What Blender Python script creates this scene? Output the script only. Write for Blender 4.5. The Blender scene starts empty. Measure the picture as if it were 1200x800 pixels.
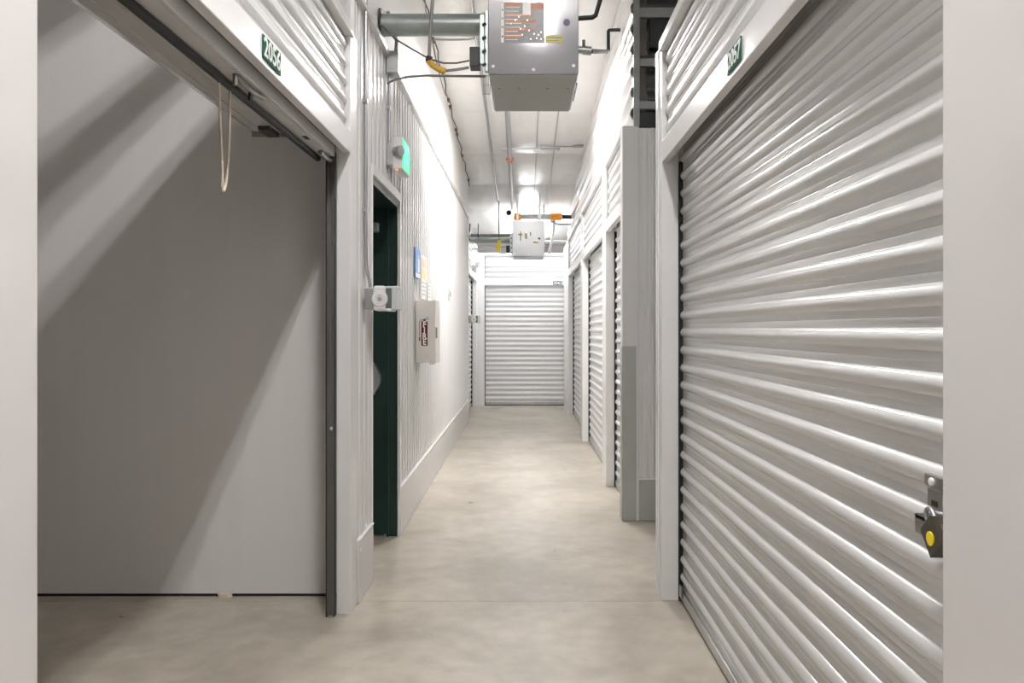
import bpy, bmesh, math, random
from mathutils import Vector, Matrix, noise

random.seed(7)
SC = bpy.context.scene
COL = SC.collection

# ------------------------------------------------------------------ camera, world, exposure
EYE = 1.32
cam_d = bpy.data.cameras.new('camera')
cam = bpy.data.objects.new('camera', cam_d)
COL.objects.link(cam)
cam.location = (0, 0, EYE)
cam.rotation_euler = (math.radians(90), 0, 0)
cam_d.sensor_width = 36.0
cam_d.lens = 36.0 * 950 / 1200
cam_d.shift_x = -14 / 1200
cam_d.shift_y = -15 / 1200
cam_d.clip_start = 0.02
SC.camera = cam

w = bpy.data.worlds.new('world')
SC.world = w
w.use_nodes = True
w.node_tree.nodes['Background'].inputs[0].default_value = (0.9, 0.92, 1, 1)
w.node_tree.nodes['Background'].inputs[1].default_value = 0.02

SC.view_settings.view_transform = 'Standard'
SC.view_settings.look = 'None'
SC.view_settings.gamma = 1
SC.view_settings.use_curve_mapping = False
SC.view_settings.exposure = 0.12
LAMP = 250.0          # radiance of the fluorescent diffusers
try:
    SC.cycles.max_bounces = 12
    SC.cycles.diffuse_bounces = 7
    SC.cycles.glossy_bounces = 5
except Exception:
    pass

def ceil_z(y):
    return 4.5 - 0.093 * y

# ------------------------------------------------------------------ materials
MATS = {}
def mat(name, col, rough=0.5, metal=0.0, spec=0.5, var=0.0, vscale=6.0, bump=0.0, bscale=40.0,
        emit=None, estr=0.0, trans=0.0, rvar=0.0, coat=0.0, vstretch=(1, 1, 1)):
    m = bpy.data.materials.new(name)
    m.use_nodes = True
    nt = m.node_tree
    b = nt.nodes['Principled BSDF']
    b.inputs['Base Color'].default_value = (*col, 1)
    b.inputs['Roughness'].default_value = rough
    b.inputs['Metallic'].default_value = metal
    b.inputs['Specular IOR Level'].default_value = spec
    b.inputs['Coat Weight'].default_value = coat
    b.inputs['Coat Roughness'].default_value = 0.1
    if trans:
        b.inputs['Transmission Weight'].default_value = trans
    if emit:
        b.inputs['Emission Color'].default_value = (*emit, 1)
        b.inputs['Emission Strength'].default_value = estr
    if var or bump or rvar:
        tc = nt.nodes.new('ShaderNodeTexCoord')
        geo = nt.nodes.new('ShaderNodeNewGeometry')
        mp = nt.nodes.new('ShaderNodeMapping')
        mp.inputs['Scale'].default_value = vstretch
        nt.links.new(geo.outputs['Position'], mp.inputs['Vector'])
    if var or rvar:
        n = nt.nodes.new('ShaderNodeTexNoise')
        n.inputs['Scale'].default_value = vscale
        n.inputs['Detail'].default_value = 5
        nt.links.new(mp.outputs[0], n.inputs['Vector'])
        if var:
            r = nt.nodes.new('ShaderNodeValToRGB')
            r.color_ramp.elements[0].position = 0.3
            r.color_ramp.elements[1].position = 0.7
            r.color_ramp.elements[0].color = (*[c * (1 - var) for c in col], 1)
            r.color_ramp.elements[1].color = (*[min(1, c * (1 + var)) for c in col], 1)
            nt.links.new(n.outputs['Fac'], r.inputs['Fac'])
            nt.links.new(r.outputs['Color'], b.inputs['Base Color'])
        if rvar:
            mr = nt.nodes.new('ShaderNodeMapRange')
            mr.inputs['From Min'].default_value = 0.3
            mr.inputs['From Max'].default_value = 0.7
            mr.inputs['To Min'].default_value = rough - rvar
            mr.inputs['To Max'].default_value = rough + rvar
            nt.links.new(n.outputs['Fac'], mr.inputs['Value'])
            nt.links.new(mr.outputs[0], b.inputs['Roughness'])
    if bump:
        n2 = nt.nodes.new('ShaderNodeTexNoise')
        n2.inputs['Scale'].default_value = bscale
        n2.inputs['Detail'].default_value = 4
        nt.links.new(mp.outputs[0], n2.inputs['Vector'])
        bp = nt.nodes.new('ShaderNodeBump')
        bp.inputs['Strength'].default_value = bump
        bp.inputs['Distance'].default_value = 0.01
        nt.links.new(n2.outputs['Fac'], bp.inputs['Height'])
        nt.links.new(bp.outputs[0], b.inputs['Normal'])
    MATS[name] = m
    return m

def concrete(name):
    m = bpy.data.materials.new(name)
    m.use_nodes = True
    nt = m.node_tree
    N, L = nt.nodes.new, nt.links.new
    b = nt.nodes['Principled BSDF']
    geo = N('ShaderNodeNewGeometry')
    n1 = N('ShaderNodeTexNoise'); n1.inputs['Scale'].default_value = 1.3; n1.inputs['Detail'].default_value = 8
    n1.inputs['Roughness'].default_value = 0.62; n1.inputs['Distortion'].default_value = 0.6
    n2 = N('ShaderNodeTexNoise'); n2.inputs['Scale'].default_value = 9; n2.inputs['Detail'].default_value = 6
    n3 = N('ShaderNodeTexVoronoi'); n3.inputs['Scale'].default_value = 26
    for n in (n1, n2, n3):
        L(geo.outputs['Position'], n.inputs['Vector'])
    r1 = N('ShaderNodeValToRGB')
    r1.color_ramp.elements[0].position = 0.34; r1.color_ramp.elements[0].color = (0.41, 0.37, 0.31, 1)
    r1.color_ramp.elements[1].position = 0.66; r1.color_ramp.elements[1].color = (0.62, 0.565, 0.485, 1)
    L(n1.outputs['Fac'], r1.inputs['Fac'])
    r2 = N('ShaderNodeValToRGB')
    r2.color_ramp.elements[0].position = 0.3; r2.color_ramp.elements[0].color = (0.86, 0.86, 0.86, 1)
    r2.color_ramp.elements[1].position = 0.7; r2.color_ramp.elements[1].color = (1.08, 1.07, 1.05, 1)
    L(n2.outputs['Fac'], r2.inputs['Fac'])
    mx = N('ShaderNodeMix'); mx.data_type = 'RGBA'; mx.blend_type = 'MULTIPLY'
    mx.inputs['Factor'].default_value = 1
    L(r1.outputs['Color'], mx.inputs['A']); L(r2.outputs['Color'], mx.inputs['B'])
    # sparse pale flecks
    r3 = N('ShaderNodeValToRGB')
    r3.color_ramp.elements[0].position = 0.03; r3.color_ramp.elements[0].color = (0.35, 0.35, 0.35, 1)
    r3.color_ramp.elements[1].position = 0.07; r3.color_ramp.elements[1].color = (0, 0, 0, 1)
    L(n3.outputs['Distance'], r3.inputs['Fac'])
    mx2 = N('ShaderNodeMix'); mx2.data_type = 'RGBA'
    L(r3.outputs['Color'], mx2.inputs['Factor'])
    L(mx.outputs['Result'], mx2.inputs['A']); mx2.inputs['B'].default_value = (0.62, 0.58, 0.5, 1)
    L(mx2.outputs['Result'], b.inputs['Base Color'])
    mr = N('ShaderNodeMapRange'); mr.inputs['To Min'].default_value = 0.22; mr.inputs['To Max'].default_value = 0.42
    L(n2.outputs['Fac'], mr.inputs['Value']); L(mr.outputs[0], b.inputs['Roughness'])
    bp = N('ShaderNodeBump'); bp.inputs['Strength'].default_value = 0.06; bp.inputs['Distance'].default_value = 0.004
    L(n2.outputs['Fac'], bp.inputs['Height']); L(bp.outputs[0], b.inputs['Normal'])
    MATS[name] = m
    return m

M_FLOOR = concrete('polished_concrete')
M_WHITE = mat('white_painted_steel', (0.75, 0.735, 0.73), 0.11, spec=0.5, var=0.015, vscale=3, bump=0.03, bscale=14)
M_DOOR = mat('white_curtain_steel', (0.60, 0.595, 0.59), 0.15, spec=0.55, var=0.006, vscale=2)
M_DOOR2 = mat('white_panel_steel', (0.72, 0.72, 0.72), 0.24, spec=0.5, var=0.02, vscale=9)
M_TRIM = mat('white_trim_steel', (0.82, 0.81, 0.805), 0.25, spec=0.5, var=0.01, vscale=5)
M_DRY = mat('white_drywall', (0.84, 0.825, 0.8), 0.7, spec=0.2, var=0.015, vscale=2, bump=0.05, bscale=60)
M_UNIT = mat('unit_partition_panel', (0.80, 0.78, 0.77), 0.5, spec=0.35, var=0.015, vscale=2, vstretch=(6, 6, 0.4))
M_INS = mat('white_vinyl_insulation', (0.82, 0.805, 0.785), 0.3, spec=0.5, var=0.03, vscale=2.5, bump=0.8, bscale=7)
M_GREYBASE = mat('light_grey_base_steel', (0.70, 0.69, 0.68), 0.4, var=0.02)
M_GUARD = mat('grey_corner_guard', (0.42, 0.43, 0.41), 0.4, var=0.03)
M_GALV = mat('galvanised_steel', (0.52, 0.53, 0.53), 0.35, metal=0.85, var=0.12, vscale=25)
M_FLUE = mat('galvanised_flue', (0.36, 0.40, 0.39), 0.33, metal=0.75, var=0.10, vscale=12)
M_COND = mat('conduit_steel', (0.46, 0.46, 0.47), 0.35, metal=0.8, var=0.05)
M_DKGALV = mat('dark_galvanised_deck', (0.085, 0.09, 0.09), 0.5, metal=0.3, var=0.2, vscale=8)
M_BLACKDECK = mat('black_deck_panel', (0.018, 0.02, 0.021), 0.6, var=0.2)
M_GREYRAIL = mat('grey_rail_steel', (0.25, 0.255, 0.25), 0.4, metal=0.3, var=0.1, vscale=15)
M_BLACK = mat('black_rubber', (0.012, 0.012, 0.013), 0.5)
M_BLKPIPE = mat('black_iron_pipe', (0.02, 0.02, 0.02), 0.4, metal=0.3)
M_DGREEN = mat('dark_green_enamel', (0.007, 0.027, 0.021), 0.32, spec=0.45, var=0.1, vscale=4)
M_SIGNGREEN = mat('sign_green', (0.006, 0.075, 0.046), 0.7, spec=0.15)
M_LETTER = mat('white_lettering', (0.85, 0.87, 0.86), 0.7, spec=0.2)
M_HEAT = mat('heater_grey_enamel', (0.47, 0.465, 0.495), 0.07, metal=0.5, spec=0.5, var=0.04, vscale=5)
M_HEATW = mat('heater_pale_enamel', (0.84, 0.85, 0.88), 0.25, metal=0.1, var=0.02)
M_HEATB = mat('heater_under_enamel', (0.34, 0.34, 0.32), 0.4, metal=0.1, var=0.03)
M_SCREW = mat('bright_screw', (0.9, 0.9, 0.9), 0.3, metal=0.2)
M_DKSCREW = mat('dark_screw', (0.08, 0.08, 0.08), 0.4, metal=0.5)
M_ORANGE = mat('warning_orange', (0.36, 0.105, 0.03), 0.4)
M_LBLGREY = mat('label_grey_print', (0.10, 0.095, 0.09), 0.35, var=0.5, vscale=220, vstretch=(0.4, 1, 3))
M_LBLWHITE = mat('label_white', (0.8, 0.78, 0.76), 0.4)
M_YELLOW = mat('yellow_label', (0.38, 0.34, 0.03), 0.4)
M_BRYEL = mat('bright_yellow_plastic', (0.9, 0.72, 0.02), 0.4)
M_SLEEVE = mat('yellow_tape_sleeve', (0.55, 0.33, 0.04), 0.5, var=0.15, vscale=50)
M_BLUE = mat('blue_print', (0.16, 0.28, 0.55), 0.4, var=0.15, vscale=12)
M_ROUND = mat('blue_grey_roundel', (0.06, 0.065, 0.13), 0.5)
M_RED = mat('dark_red_decal', (0.10, 0.008, 0.008), 0.6, spec=0.2)
M_CAB = mat('fire_cabinet_enamel', (0.74, 0.71, 0.67), 0.35, var=0.01)
M_PAPER = mat('paper_white', (0.8, 0.79, 0.77), 0.6)
M_PAPERY = mat('paper_yellow', (0.8, 0.66, 0.36), 0.6)
M_PAPERP = mat('paper_pink', (0.75, 0.48, 0.40), 0.6)
M_PLASTIC = mat('off_white_plastic', (0.78, 0.78, 0.77), 0.35)
M_GREYPL = mat('grey_plastic', (0.36, 0.36, 0.35), 0.45)
M_DKPL = mat('dark_slot_plastic', (0.12, 0.15, 0.14), 0.35)
M_TRACK = mat('grey_track_steel', (0.16, 0.155, 0.15), 0.45, metal=0.2)
M_BOUNCECUT = mat('bounce_cut_grey', (0.22, 0.215, 0.21), 0.8, var=0.1)  # grey for unseen walls, set to weaken bounce light in the open unit
M_LENS = mat('clear_lens', (0.86, 0.88, 0.89), 0.08, trans=0.35)
M_ROPE = mat('cream_rope', (0.72, 0.64, 0.5), 0.8, bump=0.5, bscale=300)
M_SPRK = mat('orange_red_coupling', (0.75, 0.2, 0.06), 0.4)
M_ORCPL = mat('orange_coupling', (0.95, 0.36, 0.02), 0.4)
M_BROWN = mat('brown_clip', (0.13, 0.065, 0.03), 0.6)
M_CABLE = mat('grey_cable', (0.22, 0.21, 0.2), 0.5)
M_DKCABLE = mat('dark_cable', (0.08, 0.075, 0.07), 0.5)
M_LOCK = mat('padlock_black', (0.05, 0.045, 0.03), 0.35, metal=0.3)
M_LATCH = mat('latch_steel', (0.36, 0.35, 0.33), 0.3, metal=0.9, var=0.1, vscale=40)
M_TUBE = mat('fluorescent_diffuser', (0.9, 0.9, 0.9), 0.5, emit=(1.0, 0.98, 0.965), estr=LAMP)
M_TUBE2 = mat('fluorescent_tube_new', (0.9, 0.9, 0.9), 0.5, emit=(1.0, 0.99, 0.98), estr=LAMP * 0.95)
M_TUBE3 = mat('fluorescent_tube_dim', (0.9, 0.9, 0.9), 0.5, emit=(0.97, 0.985, 1.0), estr=LAMP * 0.25)
M_EXIT = mat('exit_face', (0.02, 0.25, 0.12), 0.4, emit=(0.03, 0.62, 0.24), estr=1.6)
M_EXITL = mat('exit_letters', (0.1, 0.4, 0.25), 0.4, emit=(0.10, 0.85, 0.40), estr=1.6)
M_LED = mat('orange_led', (0.9, 0.2, 0.02), 0.4, emit=(1, 0.22, 0.03), estr=3)

# ------------------------------------------------------------------ builders
WLOC = {}
def tag(o, label=None, cat=None, group=None, kind=None):
    if label: o['label'] = label
    if cat: o['category'] = cat
    if group: o['group'] = group
    if kind: o['kind'] = kind
    return o

def empty(name, loc, label=None, cat=None, group=None, kind=None, parent=None):
    o = bpy.data.objects.new(name, None)
    o.empty_display_size = 0.05
    COL.objects.link(o)
    loc = Vector(loc)
    if parent is not None:
        o.parent = parent
        o.location = loc - WLOC[parent.name]
    else:
        o.location = loc
    WLOC[o.name] = loc
    return tag(o, label, cat, group, kind)

class B:
    """collects shapes in world coordinates"""
    def __init__(s):
        s.bm = bmesh.new()
    def hull(s, pts, faces):
        v = [s.bm.verts.new(p) for p in pts]
        for f in faces:
            try: s.bm.faces.new([v[i] for i in f])
            except ValueError: pass
        return s
    def box(s, a, b, bev=0.0):
        x0, x1 = sorted((a[0], b[0])); y0, y1 = sorted((a[1], b[1])); z0, z1 = sorted((a[2], b[2]))
        t = bmesh.new()
        v = [t.verts.new(p) for p in ((x0,y0,z0),(x1,y0,z0),(x1,y1,z0),(x0,y1,z0),(x0,y0,z1),(x1,y0,z1),(x1,y1,z1),(x0,y1,z1))]
        for f in ((3,2,1,0),(4,5,6,7),(0,1,5,4),(1,2,6,5),(2,3,7,6),(3,0,4,7)):
            t.faces.new([v[i] for i in f])
        if bev:
            bmesh.ops.bevel(t, geom=list(t.edges), offset=bev, segments=2, affect='EDGES', profile=0.5)
        s._merge(t)
        return s
    def _merge(s, t):
        mp = {v: s.bm.verts.new(v.co) for v in t.verts}
        for f in t.faces:
            s.bm.faces.new([mp[v] for v in f.verts])
        t.free()
    def cyl(s, p0, p1, r, n=16, r2=None, caps=True):
        return s.tube([p0, p1], r, n, r_end=r2, caps=caps)
    def tube(s, pts, r, n=10, r_end=None, caps=True):
        P = [Vector(p) for p in pts]
        rings = []
        up = None
        for i, p in enumerate(P):
            if i == 0: d = P[1] - p
            elif i == len(P) - 1: d = p - P[i-1]
            else: d = (P[i+1] - p).normalized() + (p - P[i-1]).normalized()
            d.normalize()
            if up is None:
                up = Vector((0, 0, 1)) if abs(d.z) < 0.9 else Vector((1, 0, 0))
            a = d.cross(up).normalized()
            bb = a.cross(d).normalized()
            up = bb
            rr = r if r_end is None else r + (r_end - r) * i / (len(P) - 1)
            rings.append([s.bm.verts.new(p + (a * math.cos(2*math.pi*k/n) + bb * math.sin(2*math.pi*k/n)) * rr) for k in range(n)])
        for q in range(len(rings) - 1):
            for k in range(n):
                s.bm.faces.new((rings[q][k], rings[q][(k+1) % n], rings[q+1][(k+1) % n], rings[q+1][k]))
        if caps:
            s.bm.faces.new(list(reversed(rings[0])))
            s.bm.faces.new(rings[-1])
        return s
    def lathe(s, c, axis, prof, n=20):
        """prof: list of (along axis, radius)"""
        c = Vector(c); ax = Vector(axis).normalized()
        a = ax.orthogonal().normalized(); b = ax.cross(a)
        rings = []
        for h, r in prof:
            rings.append([s.bm.verts.new(c + ax*h + (a*math.cos(2*math.pi*k/n) + b*math.sin(2*math.pi*k/n))*max(r, 1e-4)) for k in range(n)])
        for q in range(len(rings)-1):
            for k in range(n):
                s.bm.faces.new((rings[q][k], rings[q][(k+1)%n], rings[q+1][(k+1)%n], rings[q+1][k]))
        s.bm.faces.new(list(reversed(rings[0]))); s.bm.faces.new(rings[-1])
        return s
    def extrude(s, outline, vec):
        """closed polygon (3d points) swept along vec"""
        vec = Vector(vec)
        a = [s.bm.verts.new(p) for p in outline]
        b = [s.bm.verts.new(Vector(p) + vec) for p in outline]
        n = len(a)
        for i in range(n):
            s.bm.faces.new((a[i], a[(i+1) % n], b[(i+1) % n], b[i]))
        s.bm.faces.new(list(reversed(a))); s.bm.faces.new(b)
        return s

def mesh_of(b, name, origin, smooth=None):
    bmesh.ops.recalc_face_normals(b.bm, faces=list(b.bm.faces))
    me = bpy.data.meshes.new(name)
    for v in b.bm.verts:
        v.co -= origin
    b.bm.to_mesh(me)
    b.bm.free()
    if smooth is not None:
        for p in me.polygons: p.use_smooth = True
        me.set_sharp_from_angle(angle=math.radians(smooth))
    return me

def put(name, b, m, parent=None, smooth=None, label=None, cat=None, group=None, kind=None):
    co = [v.co for v in b.bm.verts]
    lo = Vector((min(c.x for c in co), min(c.y for c in co), min(c.z for c in co)))
    hi = Vector((max(c.x for c in co), max(c.y for c in co), max(c.z for c in co)))
    org = Vector(((lo.x + hi.x) / 2, (lo.y + hi.y) / 2, lo.z))
    me = mesh_of(b, name, org, smooth)
    me.materials.append(m)
    return link(name, me, org, parent, label, cat, group, kind)

def link(name, me, org, parent=None, label=None, cat=None, group=None, kind=None):
    o = bpy.data.objects.new(name, me)
    COL.objects.link(o)
    org = Vector(org)
    if parent is not None:
        o.parent = parent
        o.location = org - WLOC[parent.name]
    else:
        o.location = org
    WLOC[o.name] = org.copy()
    return tag(o, label, cat, group, kind)

def text(name, s, size, centre, right, up, m, parent, thick=0.0012, weight=0.0, sx=1.0):
    cu = bpy.data.curves.new(name, 'FONT')
    cu.body = s; cu.size = size; cu.align_x = 'CENTER'; cu.align_y = 'CENTER'
    cu.extrude = thick / 2; cu.offset = weight; cu.resolution_u = 3
    t = bpy.data.objects.new('tmp', cu)
    COL.objects.link(t)
    dg = bpy.context.evaluated_depsgraph_get()
    me = bpy.data.meshes.new_from_object(t.evaluated_get(dg))
    bpy.data.objects.remove(t)
    R, U = Vector(right), Vector(up)
    Nn = R.cross(U)
    for v in me.vertices:
        v.co = R * v.co.x * sx + U * v.co.y + Nn * v.co.z
    me.materials.clear(); me.materials.append(m)
    return link(name, me, centre, parent)

# a face frame: maps (u along the wall, v into the wall, w up) to the world
XL, XR, YB = -0.80, 0.67, 13.9
def FR(u, v, w): return Vector((XR + v, u, w))
def FL(u, v, w): return Vector((XL - v, u, w))
def FB(u, v, w): return Vector((u, YB + v, w))

PITCH = 0.0845
def rib_profile(p=PITCH, h=0.013):
    """one slat of the door curtain: (out, up) pairs, long nearly flat face then a rounded rib"""
    pts = [(0.0, 0.0), (0.0, 0.018), (-0.001, 0.020), (0.0, 0.022), (0.0, 0.040)]
    for k in range(1, 10):
        t = k / 10
        pts.append((h * math.sin(math.pi * t) ** 0.75, 0.040 + (p - 0.040) * t))
    pts.append((0.0, p))
    return pts

def sheet(b, F, u0, u1, prof, v0, w0, t=0.0016):
    """closed thin sheet: profile (out, up) swept along u"""
    outl = [F(u0, v0 - o, w0 + z) for o, z in prof] + [F(u0, v0 - o + t, w0 + z) for o, z in reversed(prof)]
    b.extrude(outl, F(u1, 0, 0) - F(u0, 0, 0))
    return b

def ribbed_prof(w0, w1, pitch=PITCH, h=0.013):
    one = rib_profile(pitch, h) if abs(pitch - PITCH) < 1e-6 else [(h * 0.5 * (1 - math.cos(2 * math.pi * k / 10)), pitch * k / 10) for k in range(11)]
    pts, z = [], 0.0
    H = w1 - w0
    while z < H - 1e-6:
        for o, q in one[:-1]:
            if z + q <= H: pts.append((o, z + q))
        z += pitch
    pts.append((0.0, H))
    return pts

def bay_front(F, u0, u1, parent, hb=2.13, band=0.10, top=2.70, jl=0.075):
    """header, corrugated filler and cap above a door opening"""
    put('header', B().box(F(u0, 0, hb), F(u1, 0.035, hb + band), 0.003), M_TRIM, parent)
    b = sheet(B(), F, u0 + 0.012, u1 - 0.012, ribbed_prof(hb + band, top - 0.035), 0.028, hb + band)
    put('header_panel', b, M_DOOR2, parent, smooth=40)
    put('backing_strip', B().box(F(u0, 0.036, hb + band), F(u1, 0.045, top - 0.03)), M_GREYPL, parent)
    put('cap_trim', B().box(F(u0 - 0.02, -0.012, top - 0.03), F(u1 + 0.02, 0.06, top + 0.02), 0.003), M_TRIM, parent)

def jamb(F, u0, u1, parent, depth=0.08, h=2.70, out=0.0, m=None):
    put('jamb', B().box(F(u0, -out, 0), F(u1, depth, h), 0.003), m or M_TRIM, parent)

def curtain(F, u0, u1, parent, v=0.10, h=2.13, slats=False, n=None, rib=0.013):
    n = n or int(math.ceil((h - 0.05) / PITCH)) + 2
    if slats:
        b = sheet(B(), F, u0, u1, rib_profile(), v, 0.055)
        o = put('slat', b, M_DOOR, parent, smooth=40)
        base = WLOC[o.name].copy()
        for k in range(1, n):
            link('slat', o.data, base + Vector((0, 0, PITCH * k)), parent)
    else:
        prof = []
        for k in range(n):
            prof += [(q, z + k * PITCH) for q, z in rib_profile(PITCH, rib)[:-1]]
        prof.append((0, n * PITCH))
        put('curtain', sheet(B(), F, u0, u1, prof, v, 0.055), M_DOOR2, parent, smooth=40)
    put('bottom_bar', B().box(F(u0, v - 0.012, 0.012), F(u1, v + 0.02, 0.058), 0.003), M_GALV, parent)
    put('bottom_seal', B().box(F(u0, v - 0.006, 0.0005), F(u1, v + 0.012, 0.012)), M_BLACK, parent)

def tracks(F, u0, u1, parent, v=0.10, h=2.13):
    for s, u in ((1, u0), (-1, u1)):
        put('track', B().box(F(u, v - 0.02, 0), F(u + s*0.012, v + 0.03, h)), M_BLACK, parent)

# ------------------------------------------------------------------ floor and ceiling
fl = empty('floor', (0, 6, 0), 'polished beige concrete floor with faint stains and a saw-cut joint', kind='structure')
JY = 3.93
put('slab', B().box((-4.3, -4.2, -0.15), (4.3, JY - 0.002, 0)), M_FLOOR, fl)
put('slab', B().box((-4.3, JY + 0.002, -0.15), (4.3, 16.2, 0)), M_FLOOR, fl)
put('joint_filler', B().box((-4.3, JY - 0.002, -0.15), (4.3, JY + 0.002, -0.004)), M_DKCABLE, fl)

ce = empty('ceiling', (0, 6, 3.94), 'white vinyl-faced insulation ceiling sagging between purlins', kind='structure')
BAY = 1.45
y = -4.2
while y < 16.1:
    y1 = min(y + BAY, 16.2)
    b = B()
    nx, ny = 96, 18
    X0, X1 = -4.3, 4.3
    grid = []
    for j in range(ny + 1):
        row = []
        for i in range(nx + 1):
            X = X0 + (X1 - X0) * i / nx; Y = y + (y1 - y) * j / ny
            sag = 0.045 * math.sin(math.pi * j / ny) ** 0.7
            wr = 0.022 * noise.noise(Vector((X * 2.2, Y * 1.3, 1.7))) + 0.010 * noise.noise(Vector((X * 7, Y * 3.1, 4.2)))
            lat = 0.012 * math.sin(X * 14.5) * math.sin(math.pi * j / ny)
            edge = math.sin(math.pi * j / ny)
            row.append(b.bm.verts.new((X, Y, ceil_z(Y) - sag + (wr + lat) * (0.3 + 0.7 * edge))))
        grid.append(row)
    for j in range(ny):
        for i in range(nx):
            b.bm.faces.new((grid[j][i], grid[j][i+1], grid[j+1][i+1], grid[j+1][i]))
    put('insulation_panel', b, M_INS, ce, smooth=60)
    put('purlin', B().hull([(X0, y - 0.02, ceil_z(y) + 0.02), (X1, y - 0.02, ceil_z(y) + 0.02), (X1, y + 0.02, ceil_z(y) + 0.02), (X0, y + 0.02, ceil_z(y) + 0.02),
                        (X0, y - 0.02, ceil_z(y) + 0.2), (X1, y - 0.02, ceil_z(y) + 0.2), (X1, y + 0.02, ceil_z(y) + 0.2), (X0, y + 0.02, ceil_z(y) + 0.2)],
                       ((0,1,2,3),(4,5,6,7),(0,1,5,4),(1,2,6,5),(2,3,7,6),(3,0,4,7))), M_GALV, ce)
    y += BAY
# roof deck above the insulation closes the shell
put('roof_deck', B().hull([(-4.4, -4.3, ceil_z(-4.3) + .22), (4.4, -4.3, ceil_z(-4.3) + .22), (4.4, 16.3, ceil_z(16.3) + .22), (-4.4, 16.3, ceil_z(16.3) + .22),
    (-4.4, -4.3, ceil_z(-4.3) + .25), (4.4, -4.3, ceil_z(-4.3) + .25), (4.4, 16.3, ceil_z(16.3) + .25), (-4.4, 16.3, ceil_z(16.3) + .25)],
    ((0,1,2,3),(4,5,6,7),(0,1,5,4),(1,2,6,5),(2,3,7,6),(3,0,4,7))), M_GALV, ce)
def along(X, ya, yb, drop, r, nm, m, parent, n=8, **k):
    pts = []
    N = max(2, int((yb - ya) / 0.5))
    for i in range(N + 1):
        Y = ya + (yb - ya) * i / N
        pts.append((X, Y, ceil_z(Y) - drop))
    return put(nm, B().tube(pts, r, n), m, parent, smooth=50, **k)
for X in (0.155, 0.37):
    along(X, 4.2, 13.0, 0.055, 0.007, 'strap', M_COND, ce)

# ------------------------------------------------------------------ outer shell
put('wall_outer_left', B().box((-4.4, -4.3, 0), (-4.3, 16.3, 5.1)), M_BOUNCECUT, kind='structure', label='grey outer building wall behind the left-hand units')
put('wall_outer_right', B().box((4.3, -4.3, 0), (4.4, 16.3, 5.1)), M_DRY, kind='structure', label='white outer building wall behind the right-hand units')
put('wall_outer_front', B().box((-4.3, -4.3, 0), (4.3, -4.2, 5.1)), M_DRY, kind='structure', label='white wall closing the corridor behind the viewer')
put('wall_outer_back', B().box((-4.3, 16.2, 0), (4.3, 16.3, 5.1)), M_DRY, kind='structure', label='pale wall above and behind the end unit')

# ------------------------------------------------------------------ left side
wl = empty('wall_left', (XL, 6, 0), 'white steel corridor wall with vertical ribs, door opening and grey base panel', kind='structure')
# plain wall right beside the viewer
nl = put('wall_left_near', B().box((XL - 0.09, -4.2, 0), (XL, 1.335, 2.70), 0.003), M_WHITE, kind='structure',
         label='plain white steel wall panel before the open unit')
# front of the open unit
wu = empty('wall_left_unit_front', (XL, 2.5, 0), 'white steel front of the open unit with corrugated panel over its doorway', kind='structure')
bay_front(FL, 1.335, 3.745, wu)
jamb(FL, 3.745, 3.88, wu, 0.066)
put('jamb_lip', B().box(FL(1.335, 0.09, 0), FL(1.345, 0.03, 2.13)), M_TRIM, wu)
put('upper_panel', B().box(FL(-4.2, 0.03, 2.72), FL(3.88, 0.05, 3.0)), M_WHITE, wu)

RIBP = 0.118
def ribbed_wall(F, u0, u1, w0, w1, parent, v0=0.0, m=None, per=8):
    """vertical ribs, one object for each sheet of eight ribs"""
    one = [(0, 0), (0, 0.030), (0.004, 0.036), (0.004, 0.060), (0, 0.066), (0, 0.080), (0.011, 0.088), (0.011, 0.106), (0, 0.114)]
    u = u0
    while u < u1 - 1e-4:
        ue = min(u + RIBP * per, u1)
        pts = []
        k = 0
        while u + k * RIBP < ue - 1e-4:
            for o, q in one:
                uu = u + k * RIBP + q
                if uu < ue: pts.append((o, uu))
            k += 1
        pts.append((0.0, ue))
        outl = [F(uu, v0 - o + 0.011, w0) for o, uu in pts] + [F(uu, v0 + 0.014, w0) for o, uu in reversed(pts)]
        put('wall_panel', B().extrude(outl, (0, 0, w1 - w0)), m or M_WHITE, parent)
        u = ue
DY0, DY1 = 4.246, 5.17
DH = 2.125
ribbed_wall(FL, 3.88, DY0, 0.30, 2.90, wl)
ribbed_wall(FL, DY0, DY1, DH + 0.06, 2.90, wl)
ribbed_wall(FL, DY1, 11.6, 0.30, 2.90, wl)
put('wall_core', B().box((XL - 0.09, 3.885, 0), (XL - 0.014, DY0 - 0.002, 2.9)), M_WHITE, wl)
put('wall_core', B().box((XL - 0.09, DY1 + 0.002, 0), (XL - 0.014, 11.6, 2.9)), M_WHITE, wl)
put('wall_core', B().box((XL - 0.09, DY0, DH + 0.06), (XL - 0.014, DY1, 2.9)), M_WHITE, wl)
# top angle and the drywall above
put('top_angle', B().box((XL - 0.03, 3.88, 2.90), (XL + 0.022, 11.6, 2.93), 0.003), M_TRIM, wl)
pts = [(XL, 4.0, 2.93), (XL, 11.6, 2.93), (XL, 11.6, ceil_z(11.6) + 0.1), (XL, 4.0, ceil_z(4.0) + 0.1)]
put('upper_drywall', B().extrude(pts, (-0.09, 0, 0)), M_DRY, wl)
put('end_trim', B().box((XL - 0.09, 11.6, 0), (XL + 0.004, 11.62, 2.92), 0.002), M_TRIM, wl)

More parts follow.
